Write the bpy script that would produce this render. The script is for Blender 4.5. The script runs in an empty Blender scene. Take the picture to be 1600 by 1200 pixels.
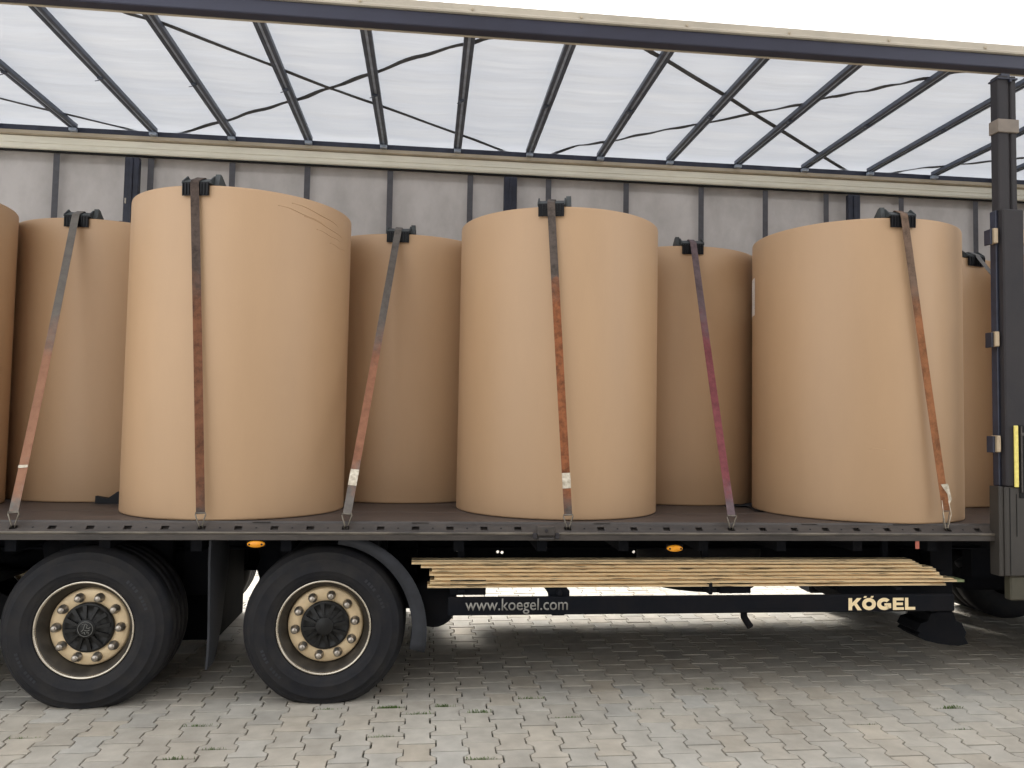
import bpy, math, random
from mathutils import Vector, Matrix

random.seed(7)
scene = bpy.context.scene
col = scene.collection
R = math.radians

# ------------------------------------------------------------------ camera
cam_data = bpy.data.cameras.new('camera')
cam_data.sensor_width = 36.0
cam_data.lens = 1205.64 / 1600 * 36.0
cam_data.clip_start = 0.05
cam_data.clip_end = 3000
cam = bpy.data.objects.new('camera', cam_data)
col.objects.link(cam)
CAM = Vector((0.0, -4.48426, 1.62784))
cr, cu, cb = (Vector((0.99395, -0.10837, 0.01774)), Vector((-0.02301, -0.04758, 0.99860)), Vector((-0.10737, -0.99297, -0.04978)))
m = Matrix.Identity(4)
for i in range(3):
    m[i][0], m[i][1], m[i][2], m[i][3] = cr[i], cu[i], cb[i], CAM[i]
cam.matrix_world = m
scene.camera = cam

# ------------------------------------------------------------------ light
SUN_EL, SUN_AZ = R(34), R(-22)          # azimuth from +Y towards +X: behind the trailer, to the left
world = bpy.data.worlds.new('World')
scene.world = world
world.use_nodes = True
wn = world.node_tree.nodes; wl = world.node_tree.links
wn.clear()
sky = wn.new('ShaderNodeTexSky'); sky.sky_type = 'NISHITA'; sky.sun_disc = False
sky.sun_elevation = SUN_EL; sky.sun_rotation = SUN_AZ
sky.air_density = 1.0; sky.dust_density = 2.0; sky.ozone_density = 1.0
hs = wn.new('ShaderNodeHueSaturation'); hs.inputs['Saturation'].default_value = 0.06
bg = wn.new('ShaderNodeBackground'); bg.inputs['Strength'].default_value = 0.15
wo = wn.new('ShaderNodeOutputWorld')
# thin even cloud: the standard overcast luminance law (1 + 2 sin elevation) / 3 times the sky colour
tc = wn.new('ShaderNodeTexCoord'); sxyz = wn.new('ShaderNodeSeparateXYZ'); wl.new(tc.outputs['Generated'], sxyz.inputs[0])
el = wn.new('ShaderNodeMath'); el.operation = 'MAXIMUM'; el.inputs[1].default_value = 0.0; wl.new(sxyz.outputs['Z'], el.inputs[0])
law = wn.new('ShaderNodeMath'); law.operation = 'MULTIPLY_ADD'; law.inputs[1].default_value = 2.0 / 3 * 1.5; law.inputs[2].default_value = 1.0 / 3 * 1.5; wl.new(el.outputs[0], law.inputs[0])
cloud = wn.new('ShaderNodeVectorMath'); cloud.operation = 'SCALE'; wl.new(hs.outputs[0], cloud.inputs[0]); wl.new(law.outputs[0], cloud.inputs['Scale'])
wl.new(sky.outputs[0], hs.inputs['Color']); wl.new(cloud.outputs[0], bg.inputs['Color']); wl.new(bg.outputs[0], wo.inputs['Surface'])
sd = bpy.data.lights.new('sun', 'SUN'); sd.energy = 1.15; sd.angle = R(10.0); sd.color = (1.0, 0.955, 0.89)
sun = bpy.data.objects.new('sun', sd); col.objects.link(sun)
to_sun = Vector((math.sin(SUN_AZ) * math.cos(SUN_EL), math.cos(SUN_AZ) * math.cos(SUN_EL), math.sin(SUN_EL)))
sun.rotation_euler = to_sun.to_track_quat('Z', 'Y').to_euler()
sun.location = (-6, 14, 18)
vs = scene.view_settings
vs.view_transform = 'Standard'; vs.look = 'None'; vs.gamma = 1.0; vs.use_curve_mapping = False
vs.exposure = 2.12
scene.cycles.max_bounces = 10
scene.cycles.diffuse_bounces = 6
scene.cycles.transmission_bounces = 6

WX0, WX1, WY, WH = -2.0, 8.6, -7.5, 11.5  # extents of the unseen block added to shade the load
# ------------------------------------------------------------------ materials
MATS = {}
def mat(name, c, rough=0.6, metal=0.0, c2=None, scale=6.0, var=0.12, bump=0.0, bscale=60.0, stretch=(1, 1, 1), spec=0.5, lo=0.35, hi=0.7, attr=None):
    if name in MATS: return MATS[name]
    M = bpy.data.materials.new(name); M.use_nodes = True
    nt = M.node_tree; n = nt.nodes; l = nt.links
    b = n['Principled BSDF']
    b.inputs['Roughness'].default_value = rough; b.inputs['Metallic'].default_value = metal
    b.inputs['Specular IOR Level'].default_value = spec
    geo = n.new('ShaderNodeNewGeometry'); mp = n.new('ShaderNodeMapping'); mp.inputs['Scale'].default_value = stretch
    l.new(geo.outputs['Position'], mp.inputs['Vector'])
    nz = n.new('ShaderNodeTexNoise'); nz.inputs['Scale'].default_value = scale; nz.inputs['Detail'].default_value = 6; nz.inputs['Roughness'].default_value = 0.6
    l.new(mp.outputs[0], nz.inputs['Vector'])
    rp = n.new('ShaderNodeValToRGB'); rp.color_ramp.elements[0].position = lo; rp.color_ramp.elements[1].position = hi
    if c2 is None: c2 = tuple(x * (1 - var) for x in c); c = tuple(min(1, x * (1 + var)) for x in c)
    rp.color_ramp.elements[0].color = (*c2, 1); rp.color_ramp.elements[1].color = (*c, 1)
    l.new(nz.outputs['Fac'], rp.inputs['Fac'])
    out = rp.outputs['Color']
    if attr:
        a = n.new('ShaderNodeAttribute'); a.attribute_name = attr
        mx = n.new('ShaderNodeMix'); mx.data_type = 'RGBA'; mx.blend_type = 'MULTIPLY'; mx.inputs['Factor'].default_value = 1
        l.new(out, mx.inputs['A']); l.new(a.outputs['Color'], mx.inputs['B']); out = mx.outputs['Result']
    l.new(out, b.inputs['Base Color'])
    if bump > 0:
        n2 = n.new('ShaderNodeTexNoise'); n2.inputs['Scale'].default_value = bscale; n2.inputs['Detail'].default_value = 5
        l.new(mp.outputs[0], n2.inputs['Vector'])
        bp = n.new('ShaderNodeBump'); bp.inputs['Strength'].default_value = bump; bp.inputs['Distance'].default_value = 0.01
        l.new(n2.outputs['Fac'], bp.inputs['Height']); l.new(bp.outputs[0], b.inputs['Normal'])
    # roughness follows the same noise a little
    mr = n.new('ShaderNodeMapRange'); mr.inputs['To Min'].default_value = max(0.05, rough - 0.1); mr.inputs['To Max'].default_value = min(1, rough + 0.1)
    l.new(nz.outputs['Fac'], mr.inputs['Value']); l.new(mr.outputs[0], b.inputs['Roughness'])
    MATS[name] = M
    return M

M_paver = mat('concrete paver', (0.45, 0.424, 0.375), 0.85, scale=9, var=0.10, bump=0.35, bscale=180, attr='tint')
nt = M_paver.node_tree
_b = nt.nodes['Principled BSDF']; _src = _b.inputs['Base Color'].links[0].from_socket
_g = nt.nodes.new('ShaderNodeNewGeometry'); _n = nt.nodes.new('ShaderNodeTexNoise'); _n.inputs['Scale'].default_value = 1.1; _n.inputs['Detail'].default_value = 7; _n.inputs['Roughness'].default_value = 0.65
_r = nt.nodes.new('ShaderNodeValToRGB'); _r.color_ramp.elements[0].position = 0.34; _r.color_ramp.elements[1].position = 0.58
_r.color_ramp.elements[0].color = (0.86, 0.835, 0.80, 1); _r.color_ramp.elements[1].color = (1.03, 1.02, 1.0, 1)
_m = nt.nodes.new('ShaderNodeMix'); _m.data_type = 'RGBA'; _m.blend_type = 'MULTIPLY'; _m.inputs['Factor'].default_value = 1
nt.links.new(_g.outputs['Position'], _n.inputs['Vector']); nt.links.new(_n.outputs['Fac'], _r.inputs['Fac'])
nt.links.new(_src, _m.inputs['A']); nt.links.new(_r.outputs['Color'], _m.inputs['B']); nt.links.new(_m.outputs['Result'], _b.inputs['Base Color'])
M_joint = mat('joint sand and moss', (0.05, 0.055, 0.032), 0.95, c2=(0.026, 0.025, 0.020), scale=5, bump=0.5, bscale=120)
M_ground = mat('far concrete ground', (0.46, 0.45, 0.42), 0.9, scale=3, var=0.1)
M_kraft = mat('kraft paper', (0.480, 0.312, 0.180), 0.52, scale=2.2, var=0.045, bump=0.05, bscale=220, stretch=(1, 1, 0.25), spec=0.6)
M_kraft_end = mat('kraft paper roll end', (0.42, 0.27, 0.13), 0.8, scale=30, var=0.1)
M_deck = mat('worn brown deck board', (0.095, 0.074, 0.066), 0.5, c2=(0.055, 0.045, 0.042), scale=7, stretch=(0.35, 1.6, 1), bump=0.15, bscale=90)
M_rail = mat('scuffed side rail steel', (0.074, 0.063, 0.056), 0.5, 0.1, c2=(0.038, 0.033, 0.031), scale=9, stretch=(0.4, 2, 2), bump=0.15, bscale=70)
M_lip = mat('worn bare rail lip', (0.22, 0.19, 0.15), 0.4, 0.3, c2=(0.05, 0.045, 0.04), scale=12, stretch=(0.3, 1, 1))
M_black = mat('black chassis paint', (0.006, 0.0075, 0.011), 0.85, c2=(0.010, 0.010, 0.012), scale=5, bump=0.1, spec=0.12)
M_hole = mat('dark hole lining', (0.006, 0.006, 0.006), 0.9)
M_navy = mat('dark blue grey roof rail', (0.032, 0.034, 0.058), 0.45, 0.2, scale=4, var=0.15, stretch=(0.5, 1, 1))
M_beige = mat('beige roof edge', (0.50, 0.45, 0.37), 0.6, scale=6, var=0.12, stretch=(0.5, 1, 1))
M_cream = mat('cream aluminium inner rail', (0.86, 0.83, 0.70), 0.45, 0.0, scale=5, var=0.06, stretch=(0.6, 1, 2))
M_tan = mat('tan inner rail lip', (0.46, 0.39, 0.29), 0.5, scale=7, var=0.12, stretch=(0.6, 1, 1))
M_bow = mat('dark grey roof bow', (0.092, 0.108, 0.145), 0.45, 0.4, scale=14, var=0.25)
M_bowlight = mat('grey bow channel', (0.44, 0.51, 0.62), 0.4, 0.3, scale=14, var=0.2)
M_webgrey = mat('grey roof webbing', (0.085, 0.09, 0.10), 0.8, scale=20, var=0.2)
M_curtstrap = mat('grey curtain strap', (0.10, 0.10, 0.115), 0.7, scale=20, var=0.15)
M_post = mat('dark stanchion', (0.040, 0.036, 0.038), 0.6, 0.0, spec=0.25, c2=(0.028, 0.026, 0.030), scale=4, bump=0.05)
M_farpost = mat('dark blue far stanchion', (0.030, 0.034, 0.055), 0.45, 0.2, scale=9, var=0.3)
M_pocket = mat('tan lath pocket', (0.46, 0.36, 0.24), 0.5, 0.2, scale=12, var=0.15)
M_brass = mat('champagne lath metal', (0.88, 0.70, 0.43), 0.40, 0.3, c2=(0.16, 0.095, 0.04), scale=5.5, stretch=(1.1, 4, 30), lo=0.33, hi=0.47, bump=0.05)
M_disc = mat('champagne wheel disc', (0.78, 0.61, 0.38), 0.42, 0.15, scale=14, var=0.09, bump=0.05)
M_chrome = mat('bright rim flange', (0.66, 0.60, 0.50), 0.28, 0.85, scale=12, var=0.1)
M_rimdark = mat('rim well in painted shade', (0.050, 0.042, 0.032), 0.6, 0.3, scale=10, var=0.4)  # dark base colour stands in for the shadow inside the rim
M_tyre = mat('tyre rubber', (0.024, 0.0225, 0.022), 0.75, spec=0.3, c2=(0.010, 0.0105, 0.014), scale=9, bump=0.12, bscale=60)
M_nut = mat('steel wheel nut', (0.42, 0.38, 0.33), 0.3, 0.85, scale=40, var=0.25)
M_hub = mat('black hub cap', (0.009, 0.009, 0.009), 0.45, spec=0.35, scale=20, var=0.3)
M_emblem = mat('worn grey emblem', (0.16, 0.16, 0.15), 0.5, 0.3, scale=40, var=0.3)
M_flap = mat('grey plastic mudguard', (0.030, 0.032, 0.038), 0.65, spec=0.3, scale=8, var=0.3, bump=0.08)
M_amber = mat('amber lamp lens', (0.95, 0.36, 0.015), 0.25, scale=30, var=0.15)
M_red = mat('red reflector', (0.45, 0.12, 0.08), 0.4, scale=20, var=0.2)
M_yellow = mat('yellow reflective strip', (0.95, 0.78, 0.20), 0.35, scale=40, var=0.12)
M_greytxt = mat('grey lettering', (0.27, 0.26, 0.235), 0.6, scale=40, var=0.15)
M_creamtxt = mat('cream lettering', (0.93, 0.75, 0.45), 0.55, scale=30, var=0.05)
M_plastic = mat('black edge protector plastic', (0.005, 0.0055, 0.008), 0.45, spec=0.25, scale=20, var=0.3)
M_plasticgrey = mat('dusty protector top', (0.045, 0.052, 0.055), 0.6, scale=25, var=0.3)
M_hook = mat('dull zinc hook', (0.20, 0.18, 0.15), 0.4, 0.7, scale=30, var=0.25)
M_tag = mat('soiled white tag', (0.78, 0.72, 0.60), 0.7, c2=(0.42, 0.36, 0.27), scale=45)
M_label = mat('white printed label', (0.78, 0.76, 0.74), 0.6, c2=(0.12, 0.12, 0.12), scale=70, lo=0.33, hi=0.42)
M_mat = mat('dark rubber mat', (0.016, 0.019, 0.026), 0.8, scale=60, var=0.3, bump=0.4, bscale=300)
M_grass = mat('joint grass', (0.09, 0.16, 0.03), 0.7, scale=30, var=0.4)
M_greenend = mat('green lath end', (0.20, 0.24, 0.12), 0.6, scale=30, var=0.3)

def fabric(name, c, transl, dirt, dirt_amt, scale, wr_scale=(0.4, 1, 1), bump=0.1):
    M = bpy.data.materials.new(name); M.use_nodes = True
    nt = M.node_tree; n = nt.nodes; l = nt.links; n.clear()
    geo = n.new('ShaderNodeNewGeometry'); mp = n.new('ShaderNodeMapping'); mp.inputs['Scale'].default_value = wr_scale
    l.new(geo.outputs['Position'], mp.inputs['Vector'])
    nz = n.new('ShaderNodeTexNoise'); nz.inputs['Scale'].default_value = scale; nz.inputs['Detail'].default_value = 7; nz.inputs['Roughness'].default_value = 0.62
    l.new(mp.outputs[0], nz.inputs['Vector'])
    rp = n.new('ShaderNodeValToRGB'); rp.color_ramp.elements[0].position = 0.28; rp.color_ramp.elements[1].position = 0.62
    rp.color_ramp.elements[0].color = (*[a * (1 - dirt_amt) + b * dirt_amt for a, b in zip(c, dirt)], 1); rp.color_ramp.elements[1].color = (*c, 1)
    l.new(nz.outputs['Fac'], rp.inputs['Fac'])
    d = n.new('ShaderNodeBsdfPrincipled'); d.inputs['Roughness'].default_value = 0.6; d.inputs['Specular IOR Level'].default_value = 0.25
    t = n.new('ShaderNodeBsdfTranslucent'); mx = n.new('ShaderNodeMixShader'); mx.inputs['Fac'].default_value = transl
    l.new(rp.outputs['Color'], d.inputs['Base Color']); l.new(rp.outputs['Color'], t.inputs['Color'])
    n2 = n.new('ShaderNodeTexNoise'); n2.inputs['Scale'].default_value = scale * 1.7; n2.inputs['Detail'].default_value = 3
    l.new(mp.outputs[0], n2.inputs['Vector'])
    bp = n.new('ShaderNodeBump'); bp.inputs['Strength'].default_value = bump; bp.inputs['Distance'].default_value = 0.03
    l.new(n2.outputs['Fac'], bp.inputs['Height']); l.new(bp.outputs[0], d.inputs['Normal']); l.new(bp.outputs[0], t.inputs['Normal'])
    l.new(d.outputs[0], mx.inputs[1]); l.new(t.outputs[0], mx.inputs[2])
    o = n.new('ShaderNodeOutputMaterial'); l.new(mx.outputs[0], o.inputs['Surface'])
    return M
M_tarp = fabric('translucent white roof tarp', (0.475, 0.50, 0.545), 0.27, (0.6, 0.61, 0.62), 0.5, 3.0, (0.25, 2.2, 1), 0.25)
M_curtain = fabric('grey curtain fabric', (0.51, 0.485, 0.475), 0.05, (0.25, 0.235, 0.225), 0.5, 3.2, (1, 1, 0.6), 0.2)

def strap_mat(name, main, worn, z0, z1, z2, wear=0.5):
    """webbing: 'main' dye between heights z0..z1, worn grey above and below, edged by noise"""
    M = bpy.data.materials.new(name); M.use_nodes = True
    nt = M.node_tree; n = nt.nodes; l = nt.links
    b = n['Principled BSDF']; b.inputs['Roughness'].default_value = 0.75; b.inputs['Specular IOR Level'].default_value = 0.25
    geo = n.new('ShaderNodeNewGeometry'); sx = n.new('ShaderNodeSeparateXYZ'); l.new(geo.outputs['Position'], sx.inputs[0])
    nz = n.new('ShaderNodeTexNoise'); nz.inputs['Scale'].default_value = 5.5; nz.inputs['Detail'].default_value = 6; nz.inputs['Roughness'].default_value = 0.7
    l.new(geo.outputs['Position'], nz.inputs['Vector'])
    ad = n.new('ShaderNodeMath'); ad.operation = 'MULTIPLY_ADD'; ad.inputs[1].default_value = 0.7; l.new(nz.outputs['Fac'], ad.inputs[0])
    l.new(sx.outputs['Z'], ad.inputs[2])
    mr = n.new('ShaderNodeMapRange'); mr.inputs['From Min'].default_value = 1.0 + .35; mr.inputs['From Max'].default_value = 3.1 + .35
    l.new(ad.outputs[0], mr.inputs['Value'])
    rp = n.new('ShaderNodeValToRGB'); cr_ = rp.color_ramp
    f = lambda z: max(0, min(1, (z - 1.0) / 2.1))
    cr_.elements[0].position = f(z0 - 0.12); cr_.elements[0].color = (*worn, 1)
    cr_.elements[1].position = f(z0 + 0.05); cr_.elements[1].color = (*main, 1)
    e = cr_.elements.new(f(z1)); e.color = (*main, 1)
    mid = tuple((a + b_) / 2 for a, b_ in zip(main, worn))
    e = cr_.elements.new(f(z1 + 0.12)); e.color = (*mid, 1)
    e = cr_.elements.new(f(z2)); e.color = (*worn, 1)
    l.new(mr.outputs[0], rp.inputs['Fac'])
    n2 = n.new('ShaderNodeTexNoise'); n2.inputs['Scale'].default_value = 16; n2.inputs['Detail'].default_value = 8; n2.inputs['Roughness'].default_value = 0.75
    l.new(geo.outputs['Position'], n2.inputs['Vector'])
    r2 = n.new('ShaderNodeValToRGB'); r2.color_ramp.elements[0].position = 0.36; r2.color_ramp.elements[1].position = 0.58
    r2.color_ramp.elements[0].color = (wear, wear, wear, 1); r2.color_ramp.elements[1].color = (1, 1, 1, 1)
    l.new(n2.outputs['Fac'], r2.inputs['Fac'])
    mx = n.new('ShaderNodeMix'); mx.data_type = 'RGBA'; mx.blend_type = 'MULTIPLY'; mx.inputs['Factor'].default_value = 1
    l.new(rp.outputs['Color'], mx.inputs['A']); l.new(r2.outputs['Color'], mx.inputs['B']); l.new(mx.outputs['Result'], b.inputs['Base Color'])
    wv = n.new('ShaderNodeTexWave'); wv.inputs['Scale'].default_value = 90; wv.bands_direction = 'Z'; l.new(geo.outputs['Position'], wv.inputs['Vector'])
    bp = n.new('ShaderNodeBump'); bp.inputs['Strength'].default_value = 0.25; bp.inputs['Distance'].default_value = 0.002
    l.new(wv.outputs['Fac'], bp.inputs['Height']); l.new(bp.outputs[0], b.inputs['Normal'])
    return M

# ------------------------------------------------------------------ mesh helpers
WORLD = {}          # object -> world location of its origin
def link(o, parent, loc):
    p = WORLD[parent] if parent else Vector((0, 0, 0))
    o.parent = parent; o.location = Vector(loc) - p; WORLD[o] = Vector(loc)
    if o.name not in col.objects: col.objects.link(o)
    return o
def tag(o, label=None, cat=None, group=None, kind=None):
    if label: o['label'] = label
    if cat: o['category'] = cat
    if group: o['group'] = group
    if kind: o['kind'] = kind
    return o
def empty(name, loc, parent=None):
    o = bpy.data.objects.new(name, None); o.empty_display_size = 0.2
    return link(o, parent, loc)
class MB:
    def __init__(s): s.v = []; s.f = []; s.sm = []
    def add(s, vs_, fs, smooth=False):
        o = len(s.v); s.v += [tuple(x) for x in vs_]; s.f += [tuple(o + i for i in f) for f in fs]; s.sm += [smooth] * len(fs); return s
    def box(s, x0, x1, y0, y1, z0, z1, b=0.0):
        if b <= 0:
            v = [(x, y, z) for x in (x0, x1) for y in (y0, y1) for z in (z0, z1)]
            return s.add(v, [(0, 1, 3, 2), (4, 6, 7, 5), (0, 4, 5, 1), (2, 3, 7, 6), (0, 2, 6, 4), (1, 5, 7, 3)])
        b = min(b, (x1 - x0) * .45, (y1 - y0) * .45, (z1 - z0) * .45)
        # chamfered box: 24 verts
        v = []; idx = {}
        for sx in (0, 1):
            for sy in (0, 1):
                for sz in (0, 1):
                    X, Y, Z = (x0, x1)[sx], (y0, y1)[sy], (z0, z1)[sz]
                    dx, dy, dz = (b, -b)[sx], (b, -b)[sy], (b, -b)[sz]
                    for a, p in enumerate(((X, Y + dy, Z + dz), (X + dx, Y, Z + dz), (X + dx, Y + dy, Z))):
                        idx[(sx, sy, sz, a)] = len(v); v.append(p)
        F = []
        g = lambda sx, sy, sz, a: idx[(sx, sy, sz, a)]
        for k in (0, 1):
            q = [g(k, 0, 0, 0), g(k, 1, 0, 0), g(k, 1, 1, 0), g(k, 0, 1, 0)]; F.append(q if k else q[::-1])
            q = [g(0, k, 0, 1), g(1, k, 0, 1), g(1, k, 1, 1), g(0, k, 1, 1)]; F.append(q[::-1] if k else q)
            q = [g(0, 0, k, 2), g(1, 0, k, 2), g(1, 1, k, 2), g(0, 1, k, 2)]; F.append(q if k else q[::-1])
        for i in (0, 1):
            for j in (0, 1):
                F.append([g(i, j, 0, 0), g(i, j, 1, 0), g(i, j, 1, 1), g(i, j, 0, 1)])
                F.append([g(i, 0, j, 0), g(i, 1, j, 0), g(i, 1, j, 2), g(i, 0, j, 2)])
                F.append([g(0, i, j, 1), g(1, i, j, 1), g(1, i, j, 2), g(0, i, j, 2)])
                for k in (0, 1): F.append([g(i, j, k, 0), g(i, j, k, 1), g(i, j, k, 2)])
        return s.add(v, F)
    def prism(s, poly, axis, a, b_):
        """polygon of 2-tuples extruded along axis from a to b_"""
        n = len(poly)
        def p3(p, t):
            return {'x': (t, p[0], p[1]), 'y': (p[0], t, p[1]), 'z': (p[0], p[1], t)}[axis]
        v = [p3(p, a) for p in poly] + [p3(p, b_) for p in poly]
        f = [tuple(range(n))[::-1], tuple(range(n, 2 * n))] + [(i, (i + 1) % n, n + (i + 1) % n, n + i) for i in range(n)]
        return s.add(v, f)
    def lathe(s, prof, c, axis='y', n=48, a0=0, a1=2 * math.pi, smooth=True, close=False):
        """prof: (radius, offset along the axis)"""
        full = abs(a1 - a0 - 2 * math.pi) < 1e-6
        k = n if full else n + 1
        v = []
        for i in range(k):
            t = a0 + (a1 - a0) * i / n; cs, sn = math.cos(t), math.sin(t)
            for r_, o_ in prof:
                if axis == 'y': v.append((c[0] + r_ * cs, c[1] + o_, c[2] + r_ * sn))
                elif axis == 'z': v.append((c[0] + r_ * cs, c[1] + r_ * sn, c[2] + o_))
                else: v.append((c[0] + o_, c[1] + r_ * cs, c[2] + r_ * sn))
        mN = len(prof); f = []
        for i in range(n):
            for j in range(mN - (0 if close else 1)):
                a_, b_ = i * mN + j, i * mN + (j + 1) % mN; c_, d_ = ((i + 1) % k) * mN + (j + 1) % mN, ((i + 1) % k) * mN + j
                f.append((a_, b_, c_, d_))
        return s.add(v, f, smooth)
    def cyl(s, c, r_, axis, a, b_, n=16, bevel=0.0):
        if bevel > 0: prof = [(0, a), (r_ - bevel, a), (r_, a + bevel), (r_, b_ - bevel), (r_ - bevel, b_), (0, b_)]
        else: prof = [(0, a), (r_, a), (r_, b_), (0, b_)]
        return s.lathe(prof, c, axis, n, smooth=False)
    def tube(s, pts, r_, n=6):
        pts = [Vector(p) for p in pts]; rings = []
        for i, p in enumerate(pts):
            d = (pts[min(i + 1, len(pts) - 1)] - pts[max(i - 1, 0)]).normalized()
            up = Vector((0, 0, 1)) if abs(d.z) < .9 else Vector((1, 0, 0))
            a = d.cross(up).normalized(); b_ = d.cross(a).normalized()
            rings.append([p + (a * math.cos(t) + b_ * math.sin(t)) * r_ for t in [2 * math.pi * k / n for k in range(n)]])
        v = [x for r__ in rings for x in r__]; f = []
        for i in range(len(pts) - 1):
            for k in range(n): f.append((i * n + k, i * n + (k + 1) % n, (i + 1) * n + (k + 1) % n, (i + 1) * n + k))
        f += [tuple(range(n))[::-1], tuple(range((len(pts) - 1) * n, len(pts) * n))]
        return s.add(v, f, True)
    def ribbon(s, pts, widths, w, t):
        """band through pts; widths: side direction(s)"""
        pts = [Vector(p) for p in pts]; n = len(pts); v = []
        for i, p in enumerate(pts):
            d = (pts[min(i + 1, n - 1)] - pts[max(i - 1, 0)]).normalized()
            sd_ = Vector(widths[i] if isinstance(widths, list) else widths)
            sd_ = (sd_ - d * sd_.dot(d)).normalized(); nn = d.cross(sd_).normalized()
            for a, b_ in ((-1, -1), (1, -1), (1, 1), (-1, 1)): v.append(p + sd_ * a * w / 2 + nn * b_ * t / 2)
        f = []
        for i in range(n - 1):
            for k in range(4): f.append((i * 4 + k, i * 4 + (k + 1) % 4, (i + 1) * 4 + (k + 1) % 4, (i + 1) * 4 + k))
        f += [(3, 2, 1, 0), tuple((n - 1) * 4 + k for k in range(4))]
        return s.add(v, f)
    def build(s, name, material, parent=None, origin=None, mats=None):
        xs = list(zip(*s.v))
        if origin is None:
            origin = Vector(((min(xs[0]) + max(xs[0])) / 2, (min(xs[1]) + max(xs[1])) / 2, min(xs[2]) if parent is None else (min(xs[2]) + max(xs[2])) / 2))
        origin = Vector(origin)
        me = bpy.data.meshes.new(name)
        me.from_pydata([tuple(Vector(p) - origin) for p in s.v], [], s.f)
        me.materials.append(material)
        me.polygons.foreach_set('use_smooth', s.sm)
        me.validate(); me.update()
        import bmesh
        bm = bmesh.new(); bm.from_mesh(me); bmesh.ops.recalc_face_normals(bm, faces=bm.faces); bm.to_mesh(me); bm.free()
        o = bpy.data.objects.new(name, me)
        return link(o, parent, origin)
def dup(o, parent, offset):
    c = o.copy(); link(c, parent, WORLD[o] + Vector(offset))
    return c
def dup_tree(o, parent, offset):
    c = dup(o, parent, offset)
    for ch in list(o.children): dup_tree(ch, c, offset)
    return c
def text_mesh(name, body, material, parent, x0, x1, z0, z1, y, depth=0.003, offset=0.0):
    cu_ = bpy.data.curves.new(name, 'FONT'); cu_.body = body; cu_.extrude = 0.0; cu_.offset = offset; cu_.resolution_u = 4
    t = bpy.data.objects.new(name + '_curve', cu_); col.objects.link(t)
    dg = bpy.context.evaluated_depsgraph_get(); dg.update()
    me = bpy.data.meshes.new_from_object(t.evaluated_get(dg))
    bpy.data.objects.remove(t); bpy.data.curves.remove(cu_)
    vs_ = [v.co.copy() for v in me.vertices]
    ax0, ax1 = min(v.x for v in vs_), max(v.x for v in vs_); ay0, ay1 = min(v.y for v in vs_), max(v.y for v in vs_)
    cx_, cz_ = (x0 + x1) / 2, (z0 + z1) / 2
    for v in me.vertices:
        v.co = Vector((x0 + (v.co.x - ax0) / (ax1 - ax0) * (x1 - x0) - cx_, 0, z0 + (v.co.y - ay0) / (ay1 - ay0) * (z1 - z0) - cz_))
    import bmesh
    bm = bmesh.new(); bm.from_mesh(me)
    r_ = bmesh.ops.extrude_face_region(bm, geom=bm.faces[:])
    bmesh.ops.translate(bm, verts=[g for g in r_['geom'] if isinstance(g, bmesh.types.BMVert)], vec=(0, -depth, 0))
    bmesh.ops.recalc_face_normals(bm, faces=bm.faces)
    bm.to_mesh(me); bm.free()
    me.materials.clear(); me.materials.append(material); me.name = name
    o = bpy.data.objects.new(name, me)
    return link(o, parent, (cx_, y, cz_))

# ================================================================== GROUND
g = MB().add([(-400, -400, -0.05), (400, -400, -0.05), (400, 400, -0.05), (-400, 400, -0.05)], [(0, 1, 2, 3)])
tag(g.build('ground', M_ground, origin=(0, 0, -0.05)), kind='structure')
GX0, GX1, GY0, GY1 = -5.5, 8.0, -5.2, 7.5
pavement = MB().box(GX0, GX1, GY0, GY1, -0.045, -0.015).build('pavement', M_joint, origin=(0, 0, -0.009))
tag(pavement, kind='structure')
PX, PL = 0.1625, 0.200      # column pitch, block length
HW, HN, JG = 0.0960, 0.0665, 0.0036   # half width at the ends, at the waist, half joint
def paver_outline(s=0.0):
    hw, hn, hl = HW - JG - s, HN - JG - s, PL / 2 - JG * 1.5 - s
    e0, e1 = 0.063, 0.037
    return [(-hw, -hl), (hw, -hl), (hw, -e0), (hn, -e1), (hn, e1), (hw, e0), (hw, hl), (-hw, hl), (-hw, e0), (-hn, e1), (-hn, -e1), (-hw, -e0)]
OUT0, OUT1 = paver_outline(0), paver_outline(0.002)
def paver_geo(cx, cy):
    tx, ty = random.gauss(0, 0.004), random.gauss(0, 0.004); dz = random.gauss(0, 0.0007)
    jx, jy = random.gauss(0, 0.0010), random.gauss(0, 0.0010)
    v = [(cx + jx + x, cy + jy + y, -0.03) for x, y in OUT0]
    v += [(cx + jx + x, cy + jy + y, -0.0022 + dz + tx * x + ty * y) for x, y in OUT0]
    v += [(cx + jx + x, cy + jy + y, 0.0 + dz + tx * x + ty * y) for x, y in OUT1]
    f = []
    for k in (0, 12):
        f += [(k + i, k + (i + 1) % 12, k + 12 + (i + 1) % 12, k + 12 + i) for i in range(12)]
    f += [(24, 25, 26, 35), (26, 27, 34, 35), (27, 28, 33, 34), (28, 29, 32, 33), (29, 30, 31, 32)]
    return v, f
def paver_tint():
    b = random.gauss(1.0, 0.04); w = random.gauss(0.004, 0.014)
    if random.random() < 0.06: b *= 0.92
    return (max(.5, b * (1 + w)), max(.5, b), max(.5, b * (1 - w * 1.3)), 1)
def tint_mesh(me, tints, per):
    at = me.color_attributes.new('tint', 'FLOAT_COLOR', 'POINT')
    flat = []
    for t in tints: flat += list(t) * per
    at.data.foreach_set('color', flat)
def project(p):
    d = Vector(p) - CAM; z = -d.dot(cb)
    if z < 0.1: return None
    return (800 + 1205.64 * d.dot(cr) / z, 600 - 1205.64 * d.dot(cu) / z, z)
cells = []
i = 0
x = GX0 + 0.12
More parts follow.
